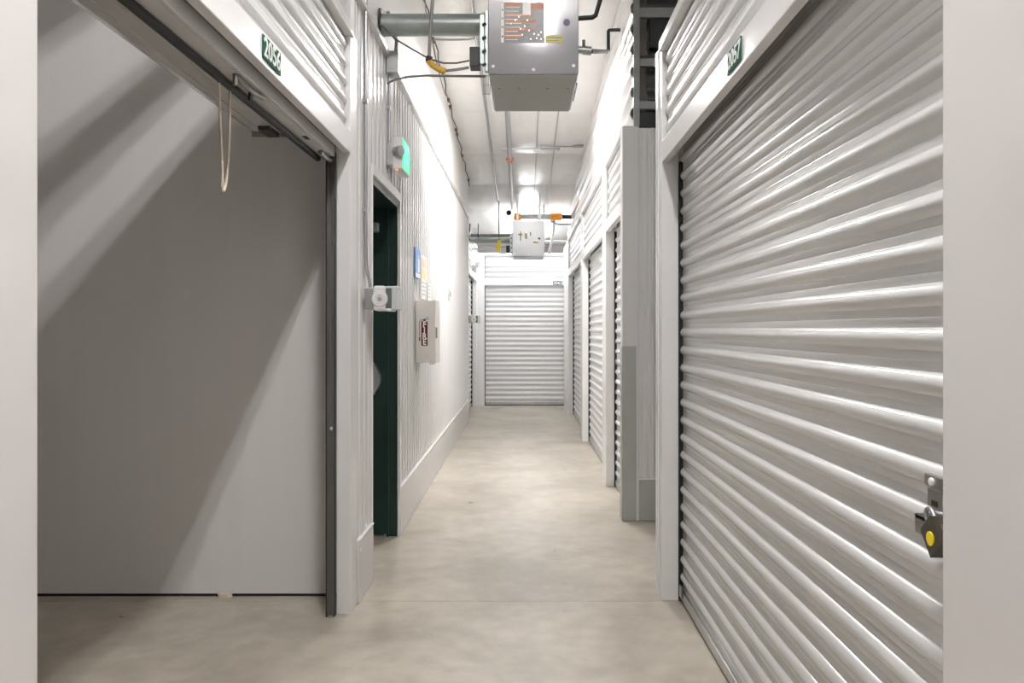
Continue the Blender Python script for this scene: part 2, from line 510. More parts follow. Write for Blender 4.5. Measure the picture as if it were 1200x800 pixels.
bl = empty('baseboard_left', (XL, 7, 0), 'light grey steel base panel along the ribbed wall', kind='structure')
for a, c in ((3.885, DY0 - 0.004), (DY1 + 0.01, 8.4), (8.402, 11.6)):
    put('base_panel', B().box((XL - 0.005, a, 0.004), (XL + 0.012, c, 0.298), 0.002), M_GREYBASE, bl)
    put('base_lip', B().box((XL - 0.005, a, 0.298), (XL + 0.016, c, 0.306), 0.001), M_TRIM, bl)
put('base_rivet', B().lathe((XL + 0.013, 3.905, 0.255), (1, 0, 0), [(0, 0.008), (0.003, 0.007), (0.005, 0.003)], 12), M_SCREW, bl)

# the service door standing open, its frame and the dark room behind
d1 = empty('door_1', (XL, DY1, 0), 'dark green steel service door standing open into a dark room', kind='structure')
put('door_leaf', B().box((XL - 0.07 - 0.87, DY1 - 0.002, 0.012), (XL - 0.062, DY1 + 0.043, DH - 0.03), 0.003), M_DGREEN, d1)
fr = put('door_frame', B().box((XL - 0.062, DY1 - 0.012, 0), (XL - 0.004, DY1 + 0.002, DH)).box((XL - 0.15, DY0 - 0.002, DH - 0.035), (XL - 0.004, DY1, DH + 0.002))
    .box((XL - 0.15, DY0 - 0.002, 0), (XL - 0.004, DY0 + 0.004, DH)).box((XL - 0.075, DY1 - 0.022, 0), (XL - 0.060, DY1 - 0.0125, DH - 0.035)), M_DGREEN, d1)
put('casing', B().box((XL - 0.01, DY1 - 0.012, 0), (XL + 0.014, DY1 + 0.010, DH + 0.06), 0.002)
    .box((XL - 0.01, DY0 - 0.01, DH), (XL + 0.016, DY1 + 0.010, DH + 0.055), 0.002)
    .box((XL - 0.01, DY0 - 0.012, 0), (XL + 0.010, DY0 + 0.002, DH + 0.06), 0.002), M_TRIM, d1)
pb = empty('panic_bar', (XL - 0.14, DY1 - 0.03, 1.0), parent=d1)
# end cap: tapered plate
capx = XL - 0.125
outl = [(capx + q, DY1 - 0.004, z) for q, z in ((-0.10, 0.90), (-0.025, 0.90), (-0.008, 0.93), (0.008, 0.955), (0.018, 0.985), (0.018, 1.02), (0.004, 1.05), (-0.018, 1.09), (-0.03, 1.105), (-0.10, 1.105))]
put('end_cap', B().extrude(outl, (0, -0.055, 0)), M_COND, pb)
put('push_rail', B().box((capx - 0.68, DY1 - 0.004, 0.96), (capx - 0.015, DY1 - 0.06, 1.04), 0.006), M_GALV, pb)
put('push_pad', B().box((capx - 0.66, DY1 - 0.06, 0.975), (capx - 0.09, DY1 - 0.075, 1.025), 0.004), M_COND, pb)
put('door_closer', B().box((XL - 0.40, DY1 - 0.004, 1.93), (XL - 0.12, DY1 - 0.06, 1.99), 0.006), M_GALV, d1)
put('hinge', B().cyl((XL - 0.062, DY1 - 0.008, 0.25), (XL - 0.062, DY1 - 0.008, 0.36), 0.008), M_DKSCREW, d1)
put('hinge', B().cyl((XL - 0.062, DY1 - 0.008, 1.72), (XL - 0.062, DY1 - 0.008, 1.83), 0.008), M_DKSCREW, d1)
M_DARKROOM = mat('dark_room_wall', (0.10, 0.105, 0.10), 0.7, var=0.05)  # one even dark grey for the room's walls and lid
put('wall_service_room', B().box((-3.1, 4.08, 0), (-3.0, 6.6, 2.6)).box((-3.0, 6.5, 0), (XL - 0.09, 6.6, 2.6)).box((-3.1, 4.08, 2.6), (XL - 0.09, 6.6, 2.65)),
    M_DARKROOM, kind='structure', label='dark walls of the room behind the open green door')

# the open unit: partitions
put('wall_unit_far', B().extrude([(-4.3, 4.0, 0.014), (XL - 0.066, 4.0, 0.014), (XL - 0.066, 4.0, ceil_z(4) - 0.0), (-4.3, 4.0, ceil_z(4) - 0.0)], (0, 0.06, 0)), M_UNIT,
    kind='structure', label='plain white partition wall inside the open unit with diagonal shadows')
put('gap_shade_strip', B().box((-4.3, 4.004, 0), (XL - 0.066, 4.06, 0.016)), M_BLACK, kind='structure', label='black strip for the shaded gap along the foot of the unit partition')  # black strip stands in for the shade in the gap under the partition
put('wall_unit_near', B().box((-4.3, 1.28, 0), (XL - 0.09, 1.33, 2.7)), M_BOUNCECUT, kind='structure', label='plain grey near partition of the open unit')
put('wall_unit_end', B().box((-3.9, 1.33, 0), (-3.85, 4.0, 2.9)), M_BOUNCECUT, kind='structure', label='plain grey rear wall of the open unit')
# rails above the unit front; they throw the slanting bars of shade
for zz, r, lb in ((3.10, 0.032, 'slim galvanised rail just above the unit front'), (3.38, 0.05, 'thick galvanised rail midway above the unit front'), (3.70, 0.05, 'thick galvanised rail high above the unit front')):
    put('framing_rail', B().cyl((XL - 0.04, -4.2, zz), (XL - 0.04, 4.0, zz), r, 14), M_GALV, smooth=40, label=lb, cat='rail', group='rails above the open unit')

# the rolled-up door of the open unit
d2 = empty('door_2', (XL - 0.3, 2.54, 2.1), 'rolled-up white steel door above the open unit with grey bottom bar', kind='structure')
cx, cz, R0 = XL - 0.31, 2.425, 0.245
prof = []
NL = 56
for k in range(NL):
    a = 2 * math.pi * k / NL
    r = R0 - (0.010 if k % 4 == 0 else 0.0)
    prof.append((cx + r * math.cos(a), 1.42, cz + r * math.sin(a)))
put('rolled_curtain', B().extrude(prof, (0, 2.17, 0)), M_DOOR, d2, smooth=20)
put('axle', B().cyl((cx, 1.36, cz), (cx, 3.72, cz), 0.03), M_GALV, d2, smooth=40)
for yy in (1.36, 3.66):
    put('drum_bracket', B().box((cx - 0.12, yy, cz - 0.24), (cx + 0.12, yy + 0.008, cz + 0.15), 0.002), M_GALV, d2)
put('drum_stop', B().box((cx - 0.02, 3.44, cz - 0.262), (cx + 0.03, 3.58, cz - 0.238), 0.004), M_DKSCREW, d2)
# hanging curtain end and bottom bar
vb = 0.13
put('curtain_end', B().box(FL(1.39, vb - 0.062, 2.135), FL(3.70, vb - 0.056, 2.42)), M_DOOR, d2)
put('curtain_angle', B().box(FL(1.39, vb - 0.066, 2.105), FL(3.70, vb - 0.052, 2.155), 0.002), M_GREYBASE, d2)
put('bottom_plate', B().box(FL(1.39, vb - 0.052, 2.105), FL(3.70, vb - 0.002, 2.112)), M_GREYBASE, d2)
put('bottom_bar', B().box(FL(1.39, vb - 0.002, 2.10), FL(3.70, vb + 0.012, 2.15), 0.003), M_GALV, d2)
put('bottom_seal', B().cyl(FL(1.39, vb + 0.006, 2.092), FL(3.68, vb + 0.006, 2.092), 0.014, 12), M_BLACK, d2, smooth=40)
put('track_brush', B().box(FL(3.71, 0.0665, 0.002), FL(3.744, 0.0695, 2.13)), M_BLACK, d2)
put('track_brush', B().box(FL(3.705, 0.1015, 0.002), FL(3.744, 0.106, 2.13)), M_BLACK, d2)
tk = B()
tk.box(FL(3.71, 0.070, 0.002), FL(3.742, 0.075, 2.2)).box(FL(3.71, 0.096, 0.002), FL(3.742, 0.101, 2.2)).box(FL(3.732, 0.075, 0.002), FL(3.742, 0.096, 2.2))
put('track_channel', tk, M_TRACK, d2)
put('track_screw', B().lathe((XL - 0.085, 3.731, 0.86), (0, -1, 0), [(0, 0.009), (0.004, 0.008), (0.006, 0.003)], 12), M_SCREW, d2)
# slide latch on the bottom bar
lt = empty('latch', FL(2.62, vb - 0.06, 2.13), parent=d2)
put('latch_bolt', B().tube([FL(2.50, 0.088, 2.104), FL(2.55, 0.084, 2.092), FL(2.64, 0.080, 2.088), FL(2.72, 0.076, 2.094)], 0.009, 10), M_LATCH, lt, smooth=50)
put('latch_plate', B().box(FL(2.47, 0.075, 2.107), FL(2.74, 0.105, 2.113), 0.001), M_LATCH, lt)
put('latch_post', B().cyl(FL(2.50, 0.09, 2.07), FL(2.50, 0.09, 2.108), 0.008, 10), M_LATCH, lt, smooth=50)
put('latch_tongue', B().box(FL(2.62, 0.083, 2.058), FL(2.645, 0.092, 2.088), 0.002), M_BLKPIPE, lt)
put('latch_slot', B().box(FL(3.30, 0.085, 2.1035), FL(3.36, 0.105, 2.1048)), M_BLACK, d2)
put('roller_bolt', B().tube([FL(3.56, 0.095, 2.096), FL(3.62, 0.09, 2.085), FL(3.70, 0.085, 2.088)], 0.011, 10), M_LATCH, d2, smooth=50)
# pull rope
rp = []
for k in range(33):
    t = k / 32
    s = 2 * t - 1
    yy = 2.545 + 0.042 * math.copysign(abs(s) ** 0.6, s) + 0.006 * math.sin(9 * t)
    zz = 2.098 - 0.345 * (1 - abs(s) ** 2.6) ** 0.75
    rp.append((XL - vb - 0.012 + 0.004 * math.sin(7 * t), yy, zz))
put('pull_rope', B().tube(rp, 0.0045, 8), M_ROPE, smooth=60, label='cream rope loop hanging from the rolled-up door', cat='rope')

# ------------------------------------------------------------------ right side
wr_near = put('wall_right_near', B().box((XR, -4.2, 0), (XR + 0.085, 1.30, 2.70), 0.004), M_WHITE, kind='structure',
              label='glossy plain white steel wall panel before the closed corrugated door')
wr = empty('wall_right_unit_front', (XR, 2.6, 0), 'white steel front around the closed door numbered 2057', kind='structure')
bay_front(FR, 1.30, 3.94, wr)
jamb(FR, 3.94, 4.08, wr, 0.082)
put('corner_trim', B().box(FR(4.02, -0.006, 0), FR(4.085, 0.0, 2.70), 0.001), M_TRIM, wr)
put('upper_panel', sheet(B(), FR, -4.2, 3.98, ribbed_prof(2.73, 4.12, 0.145, 0.028), 0.11, 2.73), M_WHITE, wr, smooth=50)
put('wall_right_unit_side', B().box((XR + 0.082, 4.02, 0), (4.3, 4.08, 2.70)), M_WHITE, kind='structure', label='side wall of the closed unit along the side passage')

d3 = empty('door_3', (XR + 0.1, 2.6, 0), 'closed white corrugated roll-up door numbered 2057', kind='structure')
curtain(FR, 1.27, 3.925, d3, slats=True)
tracks(FR, 1.26, 3.94, d3)
put('roller_clip', B().box(FR(3.87, 0.08, 0.03), FR(3.915, 0.088, 0.085), 0.002), M_LATCH, d3)
hp = empty('hasp', FR(1.47, 0.085, 0.93), parent=d3)
put('hasp_plate', B().box(FR(1.38, 0.074, 1.030), FR(1.508, 0.087, 1.052), 0.002), M_LATCH, hp)
put('slide_bolt', B().box(FR(1.36, 0.070, 0.985), FR(1.488, 0.086, 1.030), 0.002), M_LATCH, hp)
put('bolt_slot', B().box(FR(1.45, 0.0685, 1.000), FR(1.470, 0.0698, 1.010)), M_BLACK, hp)
put('bolt_pin', B().cyl(FR(1.40, 0.068, 0.996), FR(1.455, 0.068, 0.990), 0.004, 8), M_COND, hp, smooth=50)
put('lock_bracket', B().box(FR(1.39, 0.050, 0.972), FR(1.495, 0.087, 0.981), 0.002).box(FR(1.44, 0.050, 0.945), FR(1.495, 0.056, 0.981), 0.002), M_LATCH, hp)
put('rivet', B().lathe(FR(1.478, 0.074, 1.041), (-1, 0, 0), [(0, 0.008), (0.004, 0.007), (0.006, 0.002)], 14), M_SCREW, hp, smooth=40)
# padlock, hanging askew
pl = empty('padlock', FR(1.42, 0.05, 0.92), 'small black padlock with a yellow dot hanging from the door hasp', 'padlock')
pc = FR(1.416, 0.064, 0.958)
Rm = Matrix.Rotation(math.radians(-42), 3, 'X')
def plp(u, v, z): return pc + Rm @ Vector((v, u, z))
ol = [plp(-0.026, 0, -0.028), plp(0.026, 0, -0.028), plp(0.026, 0, 0.024), plp(0.022, 0, 0.028), plp(-0.022, 0, 0.028), plp(-0.026, 0, 0.024)]
put('lock_body', B().extrude(ol, (-0.024, 0, 0)), M_LOCK, pl)
ring = [plp(0.014 * math.cos(math.pi * k / 10), -0.012, 0.036 + 0.018 * math.sin(math.pi * k / 10)) for k in range(11)]
put('shackle', B().tube([plp(0.014, -0.012, 0.024)] + ring + [plp(-0.014, -0.012, 0.024)], 0.0042, 8), M_COND, pl, smooth=50)
put('yellow_dot', B().cyl(plp(0.002, -0.0242, -0.004), plp(0.002, -0.0262, -0.004), 0.0125, 20), M_BRYEL, pl)

# side passage: column, far wall, dark upper part
YC = 5.57
wc = empty('wall_right_passage', (1.5, YC, 0), 'light grey ribbed wall of the side passage with grey base and corner guard', kind='structure')
put('corner_post', B().box((XR + 0.005, YC - 0.012, 0), (XR + 0.118, YC + 0.11, 2.71), 0.003), M_GREYBASE, wc)
put('corner_guard', B().box((XR + 0.001, YC - 0.016, 0.002), (XR + 0.100, YC + 0.10, 1.20), 0.003), M_GUARD, wc)
def FP(u, v, w): return Vector((u, YC + v, w))
ribbed_wall(FP, XR + 0.118, 4.3, 0.29, 2.70, wc, m=M_GREYBASE)
put('wall_core', B().box((XR + 0.118, YC + 0.014, 0), (4.3, YC + 0.06, 2.7)), M_GREYBASE, wc)
put('base_panel', B().box((XR + 0.118, YC - 0.012, 0.004), (4.3, YC + 0.012, 0.285), 0.002), M_GUARD, wc)
put('base_lip', B().box((XR + 0.118, YC - 0.016, 0.285), (4.3, YC + 0.012, 0.295), 0.001), M_TRIM, wc)
wd = empty('wall_right_passage_upper', (1.5, YC, 2.72), 'dark galvanised framing and decking above the side passage', kind='structure')
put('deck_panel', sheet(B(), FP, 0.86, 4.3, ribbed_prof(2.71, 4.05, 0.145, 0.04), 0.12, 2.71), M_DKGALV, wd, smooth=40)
put('black_panel', B().box((0.87, YC + 0.03, 3.262), (4.3, YC + 0.06, 3.46)), M_BLACKDECK, wd)  # flat black panel between the two upper rails
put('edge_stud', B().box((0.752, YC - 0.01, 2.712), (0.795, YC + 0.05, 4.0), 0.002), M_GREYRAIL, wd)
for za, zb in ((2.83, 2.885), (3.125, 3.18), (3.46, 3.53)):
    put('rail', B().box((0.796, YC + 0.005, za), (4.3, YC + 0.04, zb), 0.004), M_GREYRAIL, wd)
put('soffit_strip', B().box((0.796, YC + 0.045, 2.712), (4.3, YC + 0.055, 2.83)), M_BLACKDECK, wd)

# the row of doors past the passage
wr2 = empty('wall_right', (XR, 9.5, 0), 'white steel fronts of the units on the right, corrugated up to the ceiling', kind='structure')
X2 = XR + 0.015
def FR2(u, v, w): return Vector((X2 + v, u, w))
jamb(FR2, 6.78, 7.10, wr2, 0.075)
jamb(FR2, 9.50, 9.80, wr2, 0.075)
jamb(FR2, 12.50, 13.9, wr2, 0.075)
for u0, u1 in ((YC + 0.11, 6.78), (7.10, 9.50), (9.80, 12.50)):
    bay_front(FR2, u0, u1, wr2)
for ya, yb in ((YC + 0.02, 9.6), (9.6, 13.9)):
    o = put('upper_panel', sheet(B(), FR2, ya, yb, ribbed_prof(2.73, 4.0, 0.145, 0.028), 0.075, 2.73), M_WHITE, wr2, smooth=50)
labels = {4: 'narrow closed corrugated door just past the corner guard', 5: 'middle closed corrugated door in the row on the right', 6: 'last closed corrugated door on the right before the end unit'}
for k, (u0, u1) in zip((4, 5, 6), ((YC + 0.11, 6.78), (7.10, 9.50), (9.80, 12.50))):
    dd = empty('door_%d' % k, FR2((u0 + u1) / 2, 0.09, 0), labels[k], kind='structure')
    curtain(FR2, u0 + 0.015, u1 - 0.015, dd, v=0.09)
    tracks(FR2, u0, u1, dd, v=0.09)

# left bay at the far end
wle = empty('wall_left_end', (XL, 12.7, 0), 'white steel front of the last unit on the left', kind='structure')
jamb(FL, 11.622, 11.75, wle, 0.075)
jamb(FL, 13.78, 13.9, wle, 0.075)
bay_front(FL, 11.75, 13.78, wle)
d7 = empty('door_7', FL(12.7, 0.1, 0), 'closed corrugated door on the left beside the end unit', kind='structure')
curtain(FL, 11.765, 13.765, d7)
tracks(FL, 11.75, 13.78, d7)

# end wall
wb = empty('wall_back', (0, YB, 0), 'white steel end wall with corrugated panel above its door', kind='structure')
put('jamb', B().box(FB(-0.92, 0, 0), FB(-0.675, 0.08, 2.62), 0.003), M_TRIM, wb)
put('jamb', B().box(FB(0.728, 0, 0), FB(0.80, 0.08, 2.62), 0.003), M_TRIM, wb)
bay_front(FB, -0.675, 0.728, wb, hb=2.065, top=2.60)
d8 = empty('door_8', (0.03, YB + 0.08, 0), 'closed white corrugated door at the far end of the corridor', kind='structure')
curtain(FB, -0.66, 0.715, d8, v=0.06, h=2.065, rib=0.008)
tracks(FB, -0.675, 0.728, d8, v=0.06, h=2.06)
put('door_handle', B().box(FB(0.45, 0.02, 0.085), FB(0.60, 0.045, 0.105), 0.002), M_GALV, d8)

# ------------------------------------------------------------------ number plates
def plate(s, centre, right, nrm, wd_, ht, label, size):
    c = Vector(centre); R = Vector(right); Nn = Vector(nrm)
    e = empty('number_plate', c - Vector((0, 0, ht / 2)), label, 'sign')
    a = c - R * wd_ / 2 - Vector((0, 0, ht / 2)); d = c + R * wd_ / 2 + Vector((0, 0, ht / 2)) + Nn * 0.003
    put('plate', B().box(a, d, 0.0008), M_SIGNGREEN, e)
    text('numerals', s, size, c + Nn * 0.0036, R, (0, 0, 1), M_LETTER, e, weight=0.0012)
plate('2056', (XL + 0.001, 2.566, 2.184), (0, 1, 0), (1, 0, 0), 0.182, 0.074, 'green number plate reading 2056 above the open unit', 0.085)
plate('2057', (XR - 0.001, 2.573, 2.184), (0, -1, 0), (-1, 0, 0), 0.165, 0.074, 'green number plate reading 2057 above the closed door', 0.078)
plate('2062', (0.58, YB - 0.001, 2.102), (1, 0, 0), (0, -1, 0), 0.165, 0.076, 'small dark number plate above the end door', 0.078)

# ------------------------------------------------------------------ fluorescent strips
def strip(x, ya, yb, z, label, light=None, hood=False):
    e = empty('strip_light', (x, (ya + yb) / 2, z), label, 'light', 'fluorescent strip lights along the corridor')
    put('lamp_housing', B().box((x - 0.022, ya, z), (x + 0.022, yb, z + 0.07), 0.004), M_PLASTIC, e)
    for sx in (-0.05, 0.05):
        put('tube', B().cyl((x + sx, ya + 0.03, z), (x + sx, yb - 0.03, z), 0.019, 14), light or M_TUBE, e, smooth=40)
    if hood:  # wings added to keep this lamp's light off ceiling and upper walls
        for sx in (-1, 1):
            ol = [(x + sx * q, ya, z + h_) for q, h_ in ((0.022, 0.060), (0.15, -0.05), (0.153, -0.048), (0.026, 0.066))]
            put('baffle', B().extrude(ol, (0, yb - ya, 0)), M_PLASTIC, e)
    for yy in (ya, yb - 0.03):
        put('lamp_holder', B().box((x - 0.075, yy, z - 0.022), (x + 0.075, yy + 0.03, z + 0.022), 0.003), M_PLASTIC, e)
    for yy in (ya + 0.2, yb - 0.2):
        top = ceil_z(yy) - 0.01
        if top > z + 0.09:
            put('hanger_rod', B().cyl((x, yy, z + 0.075), (x, yy, top), 0.004, 8), M_COND, e)
strip(0.13, 0.35, 1.9, 4.23, 'fluorescent strip light on the ceiling before the open unit')
strip(0.05, 6.55, 8.1, 3.66, 'fluorescent strip light with added reflector hood behind the big ceiling heater', M_TUBE2, True)
strip(0.08, 12.85, 15.2, 2.86, 'fluorescent strip light hidden behind the far heater', M_TUBE3)

# ------------------------------------------------------------------ unit heaters
def heater(x0, x1, y0, y1, z0, z1, label, far=False):
    e = empty('unit_heater', ((x0 + x1) / 2, (y0 + y1) / 2, z0), label, 'heater')
    mb = M_HEATW if far else M_HEAT
    put('casing', B().box((x0, y0 + 0.004, z0 + 0.004), (x1, y1, z1), 0.006), mb, e)
    fp = put('front_panel', B().box((x0 + 0.002, y0 - 0.002, z0 + 0.002), (x1 - 0.002, y0 + 0.004, z1 - 0.002), 0.0015), mb, e)
    bp_ = put('bottom_panel', B().box((x0 + 0.01, y0 + 0.006, z0 - 0.003), (x1 - 0.01, y1 - 0.004, z0 + 0.004), 0.0015), M_HEATB, e)
    W = x1 - x0
    for px, pz in ((0.055, 0.04), (0.5, 0.022), (0.945, 0.043)):
        put('screw', B().lathe((x0 + W * px, y0 - 0.002, z0 + pz), (0, -1, 0), [(0, 0.009), (0.003, 0.008), (0.005, 0.003)], 14), M_SCREW, fp, smooth=40)
    for px in (0.11, 0.34, 0.67, 0.91):
        put('screw', B().lathe((x0 + W * px, y0 + 0.24, z0 - 0.003), (0, 0, -1), [(0, 0.006), (0.002, 0.005), (0.003, 0.002)], 10), M_DKSCREW, bp_, smooth=40)
    for xa in (x0 + 0.05, x1 - 0.08):
        for ya_ in (y0 + 0.1, y1 - 0.13):
            put('mount_rail', B().box((xa, ya_, z1), (xa + 0.03, ya_ + 0.03, ceil_z(ya_) - 0.02)), M_GALV, e)
    # louvre on the right flank
    for k in range(5):
        put('louvre', B().box((x1, y0 + 0.28, z0 + 0.03 + 0.03 * k), (x1 + 0.012, y1 - 0.1, z0 + 0.042 + 0.03 * k), 0.001), M_BLKPIPE, e)
    # burner side frame on the left
    put('side_rail', B().box((x0 - 0.045, y0 + 0.02, z0 + 0.06), (x0 - 0.02, y0 + 0.05, z0 + 0.32), 0.003), M_FLUE, e)
    put('side_rail', B().box((x0 - 0.018, y0 + 0.02, z0 + 0.02), (x0 - 0.0, y0 + 0.05, z0 + 0.34), 0.003), M_FLUE, e)
    put('control_box', B().box((x0 - 0.10, y0 + 0.06, z0 + 0.06), (x0 - 0.046, y0 + 0.14, z0 + 0.165), 0.004), M_BLACK, e)
    g = B()
    for k in range(5):
        g.cyl((x0 - 0.035 + 0.009 * k, y0 + 0.2, z0 - 0.045), (x0 - 0.035 + 0.009 * k, y0 + 0.2, z0 + 0.06), 0.002, 6)
    for k in range(3):
        g.cyl((x0 - 0.04, y0 + 0.2, z0 - 0.045 + 0.05 * k), (x0 + 0.004, y0 + 0.2, z0 - 0.045 + 0.05 * k), 0.002, 6)
    put('wire_guard', g, M_COND, e)
    for k in range(4):
        put('valve_knob', B().cyl((x0 - 0.03, y0 + 0.012, z0 + 0.05 + 0.07 * k), (x0 - 0.012, y0 + 0.012, z0 + 0.06 + 0.07 * k), 0.008, 8), M_BLKPIPE, e, smooth=50)
    return e, fp

S1 = 950 / 4.2
hx0, hx1 = -42 / S1, 64 / S1
hz0 = EYE + 298 / S1
h1, fp1 = heater(hx0, hx1, 4.2, 4.91, hz0, hz0 + 0.53, 'grey boxy unit heater with warning labels hanging over the corridor')
def HP(px, py): return ((px - 614) / S1, EYE + (385 - py) / S1)
def decal(px0, py0, px1, py1, m, nm, parent, lift=0.0, t=0.0012, yf=4.198):
    a, c = HP(px0, py0), HP(px1, py1)
    return put(nm, B().box((a[0], yf - lift - t, c[1]), (c[0], yf - lift, a[1])), m, parent)
st = decal(586.5, 3, 638, 50.5, M_LBLGREY, 'warning_label', fp1)
decal(587, 3.5, 590.5, 50, M_LBLWHITE, 'label_strip', st, 0.0013, 0.0004)
for py, h_, x1_ in ((3.3, 4, 612), (16.5, 3, 625), (24.5, 3, 628), (33.5, 3, 626), (40.5, 4, 612)):
    decal(591.2, py, x1_, py + h_, M_ORANGE, 'label_band', st, 0.0013, 0.0004)
decal(622, 3.3, 637.5, 11, M_ORANGE, 'label_band', st, 0.0013, 0.0004)
decal(612.5, 3.2, 621.8, 18, M_LBLWHITE, 'label_panel', st, 0.0018, 0.0004)
for py in (12, 22, 32, 43):
    c = HP(588.8, py)
    put('label_symbol', B().cyl((c[0], 4.1962, c[1]), (c[0], 4.1954, c[1]), 0.0052, 10), M_RED if py == 43 else M_DKCABLE, st)
for k in range(9):
    decal(592.5, 8.3 + 4.75 * k, 592.5 + random.uniform(14, 22), 9.0 + 4.75 * k, M_LBLWHITE, 'label_text_line', st, 0.0018, 0.0003)
for px, py in ((604, 24), (599, 28), (610, 34), (615, 31), (620, 36), (626, 40), (631, 41), (634, 38), (612, 41), (629, 45), (622, 46), (634, 46), (618, 24), (608, 20)):
    c = HP(px, py)
    put('glint_dot', B().cyl((c[0], 4.1964, c[1]), (c[0], 4.1950, c[1]), 0.0042, 8), M_SCREW, st)  # pale dots painted on for sparkles of reflected light
ye = decal(639, 41.5, 660, 50.5, M_YELLOW, 'rating_label', fp1)
decal(641, 44, 658, 45, M_LBLGREY, 'label_text_line', ye, 0.0013, 0.0004)
decal(641, 47.5, 655, 48.5, M_LBLGREY, 'label_text_line', ye, 0.0013, 0.0004)
c = HP(664, 26.5)
put('round_badge', B().cyl((c[0], 4.198, c[1]), (c[0], 4.195, c[1]), 0.018, 20), M_ROUND, fp1)

S2 = 950 / 12.0
h2, fp2 = heater(-13 / S2, 24 / S2, 12.0, 12.62, EYE + 85 / S2, EYE + 126.5 / S2, 'pale boxy unit heater hanging before the end unit', far=True)
def HP2(px, py): return ((px - 614) / S2, EYE + (385 - py) / S2)
for px0, py0, px1, py1, m in ((607, 274, 612, 276), (609, 271, 610, 281), (606, 276.5, 613, 278), (617, 274, 618.5, 279), (621, 272.5, 622, 276)) and [
        (607, 274, 612, 275.5, M_YELLOW), (609.5, 271, 610.6, 282, M_YELLOW), (615, 273, 618, 280, M_PAPERY), (621, 272, 622.5, 276, M_YELLOW), (625, 283, 631, 285, M_PAPERY)]:
    a, c = HP2(px0, py0), HP2(px1, py1)
    put('faded_label', B().box((a[0], 11.9965, c[1]), (c[0], 11.998, a[1])), m, fp2)
c = HP2(632, 279.5)
put('round_badge', B().cyl((c[0], 11.998, c[1]), (c[0], 11.994, c[1]), 0.016, 14), M_ROUND, fp2)

# flues
def flue(e, ya, z, x0, x1, r):
    f = put('flue_pipe', B().cyl((x0, ya, z), (x1, ya, z), r, 28), M_FLUE, e, smooth=40, label='grey-green galvanised flue pipe')
    put('clamp_band', B().cyl((x1 - 0.048, ya, z), (x1 - 0.035, ya, z), r + 0.004, 28), M_GALV, f, smooth=40)
    put('pipe_sleeve', B().cyl((x1 - 0.036, ya, z), (x1, ya, z), r + 0.002, 28), M_GALV, f, smooth=40)
    put('wall_collar', B().cyl((x0, ya, z), (x0 + 0.012, ya, z), r + 0.03, 28), M_BLACK, f, smooth=40)
flue(h1, 4.52, EYE + 355.5 * 4.52 / 950, XL, hx0, 0.060)
flue(h2, 12.3, EYE + 105.5 * 12.3 / 950, -0.95, -13 / S2, 0.072)

for xx in (-0.815, -0.69):
    put('hanger_strap', B().box((xx - 0.008, 12.22, EYE + 105.5 * 12.3 / 950), (xx + 0.008, 12.38, EYE + 105.5 * 12.3 / 950 + 0.22), 0.001), M_BLKPIPE, h2)
# ------------------------------------------------------------------ pipes and cables under the ceiling
along(-0.40, 4.2, 12.4, 0.075, 0.016, 'conduit', M_COND, None, n=10, label='thin grey conduit running along under the insulation ceiling', cat='conduit')
sp = empty('sprinkler_pipe', (-0.175, 8, ceil_z(8)), 'long steel sprinkler pipe with orange-red coupling under the ceiling', 'pipe')
along(-0.175, 5.0, 12.75, 0.115, 0.028, 'pipe', M_COND, sp, n=14)
yq = 10.15; zq = ceil_z(yq) - 0.115
put('coupling', B().cyl((-0.175, yq - 0.03, zq + 0.003), (-0.175, yq + 0.03, zq - 0.003), 0.038, 16).box((-0.225, yq - 0.02, zq - 0.012), (-0.125, yq + 0.02, zq + 0.012), 0.003), M_SPRK, sp, smooth=40)
put('sprinkler_head', B().cyl((-0.175, yq, zq - 0.03), (-0.175, yq, zq - 0.075), 0.010, 10).cyl((-0.175, yq, zq - 0.075), (-0.175, yq, zq - 0.08), 0.020, 12), M_COND, sp)
# cross rail with square box
cr = empty('cross_rail', (0.08, 9.9, ceil_z(9.9) - 0.07), 'grey channel rail across the ceiling with a square box at its middle', 'rail')
zr = ceil_z(9.9) - 0.065
put('rail', B().box((-0.27, 9.88, zr - 0.015), (0.44, 9.92, zr + 0.012), 0.002), M_COND, cr)
put('square_box', B().box((0.105, 9.85, zr - 0.04), (0.205, 9.95, zr - 0.014), 0.003), M_PLASTIC, cr)
put('branch_conduit', B().tube([(0.20, 9.75, zr + 0.005), (0.42, 9.8, zr + 0.005), (0.72, 9.85, zr + 0.02)], 0.008, 8), M_COND, cr, smooth=50)
put('branch_fitting', B().cyl((0.60, 9.83, zr + 0.014), (0.72, 9.85, zr + 0.02), 0.018, 10), M_GALV, cr, smooth=50)
# sprinkler main across the end
ym = 12.72; zm = EYE + 131 * ym / 950
sm = empty('sprinkler_main', (0.3, ym, zm - 0.05), 'pale sprinkler main with bright orange couplings crossing before the end unit', 'pipe')
put('pipe', B().cyl((-0.16, ym, zm), (0.60, ym, zm), 0.045, 16), M_PLASTIC, sm, smooth=40)
put('pipe', B().cyl((0.58, ym, zm), (0.76, ym, zm), 0.032, 14), M_BLKPIPE, sm, smooth=40)
for xa, xb in ((-0.155, -0.055), (0.415, 0.585)):
    put('coupling', B().cyl((xa, ym, zm), (xb, ym, zm), 0.056, 16), M_ORCPL, sm, smooth=40)
put('coupling_band', B().cyl((0.405, ym, zm), (0.425, ym, zm), 0.060, 16), M_PLASTIC, sm, smooth=40)
put('hanger', B().box((0.30, ym - 0.012, zm + 0.03), (0.325, ym + 0.012, ceil_z(ym)), 0.001), M_GALV, sm)
put('drop_pipe', B().tube([(0.475, ym + 0.02, zm - 0.04), (0.47, ym + 0.05, zm - 0.18), (0.40, ym + 0.12, zm - 0.57)], 0.018, 10), M_COND, sm, smooth=50)
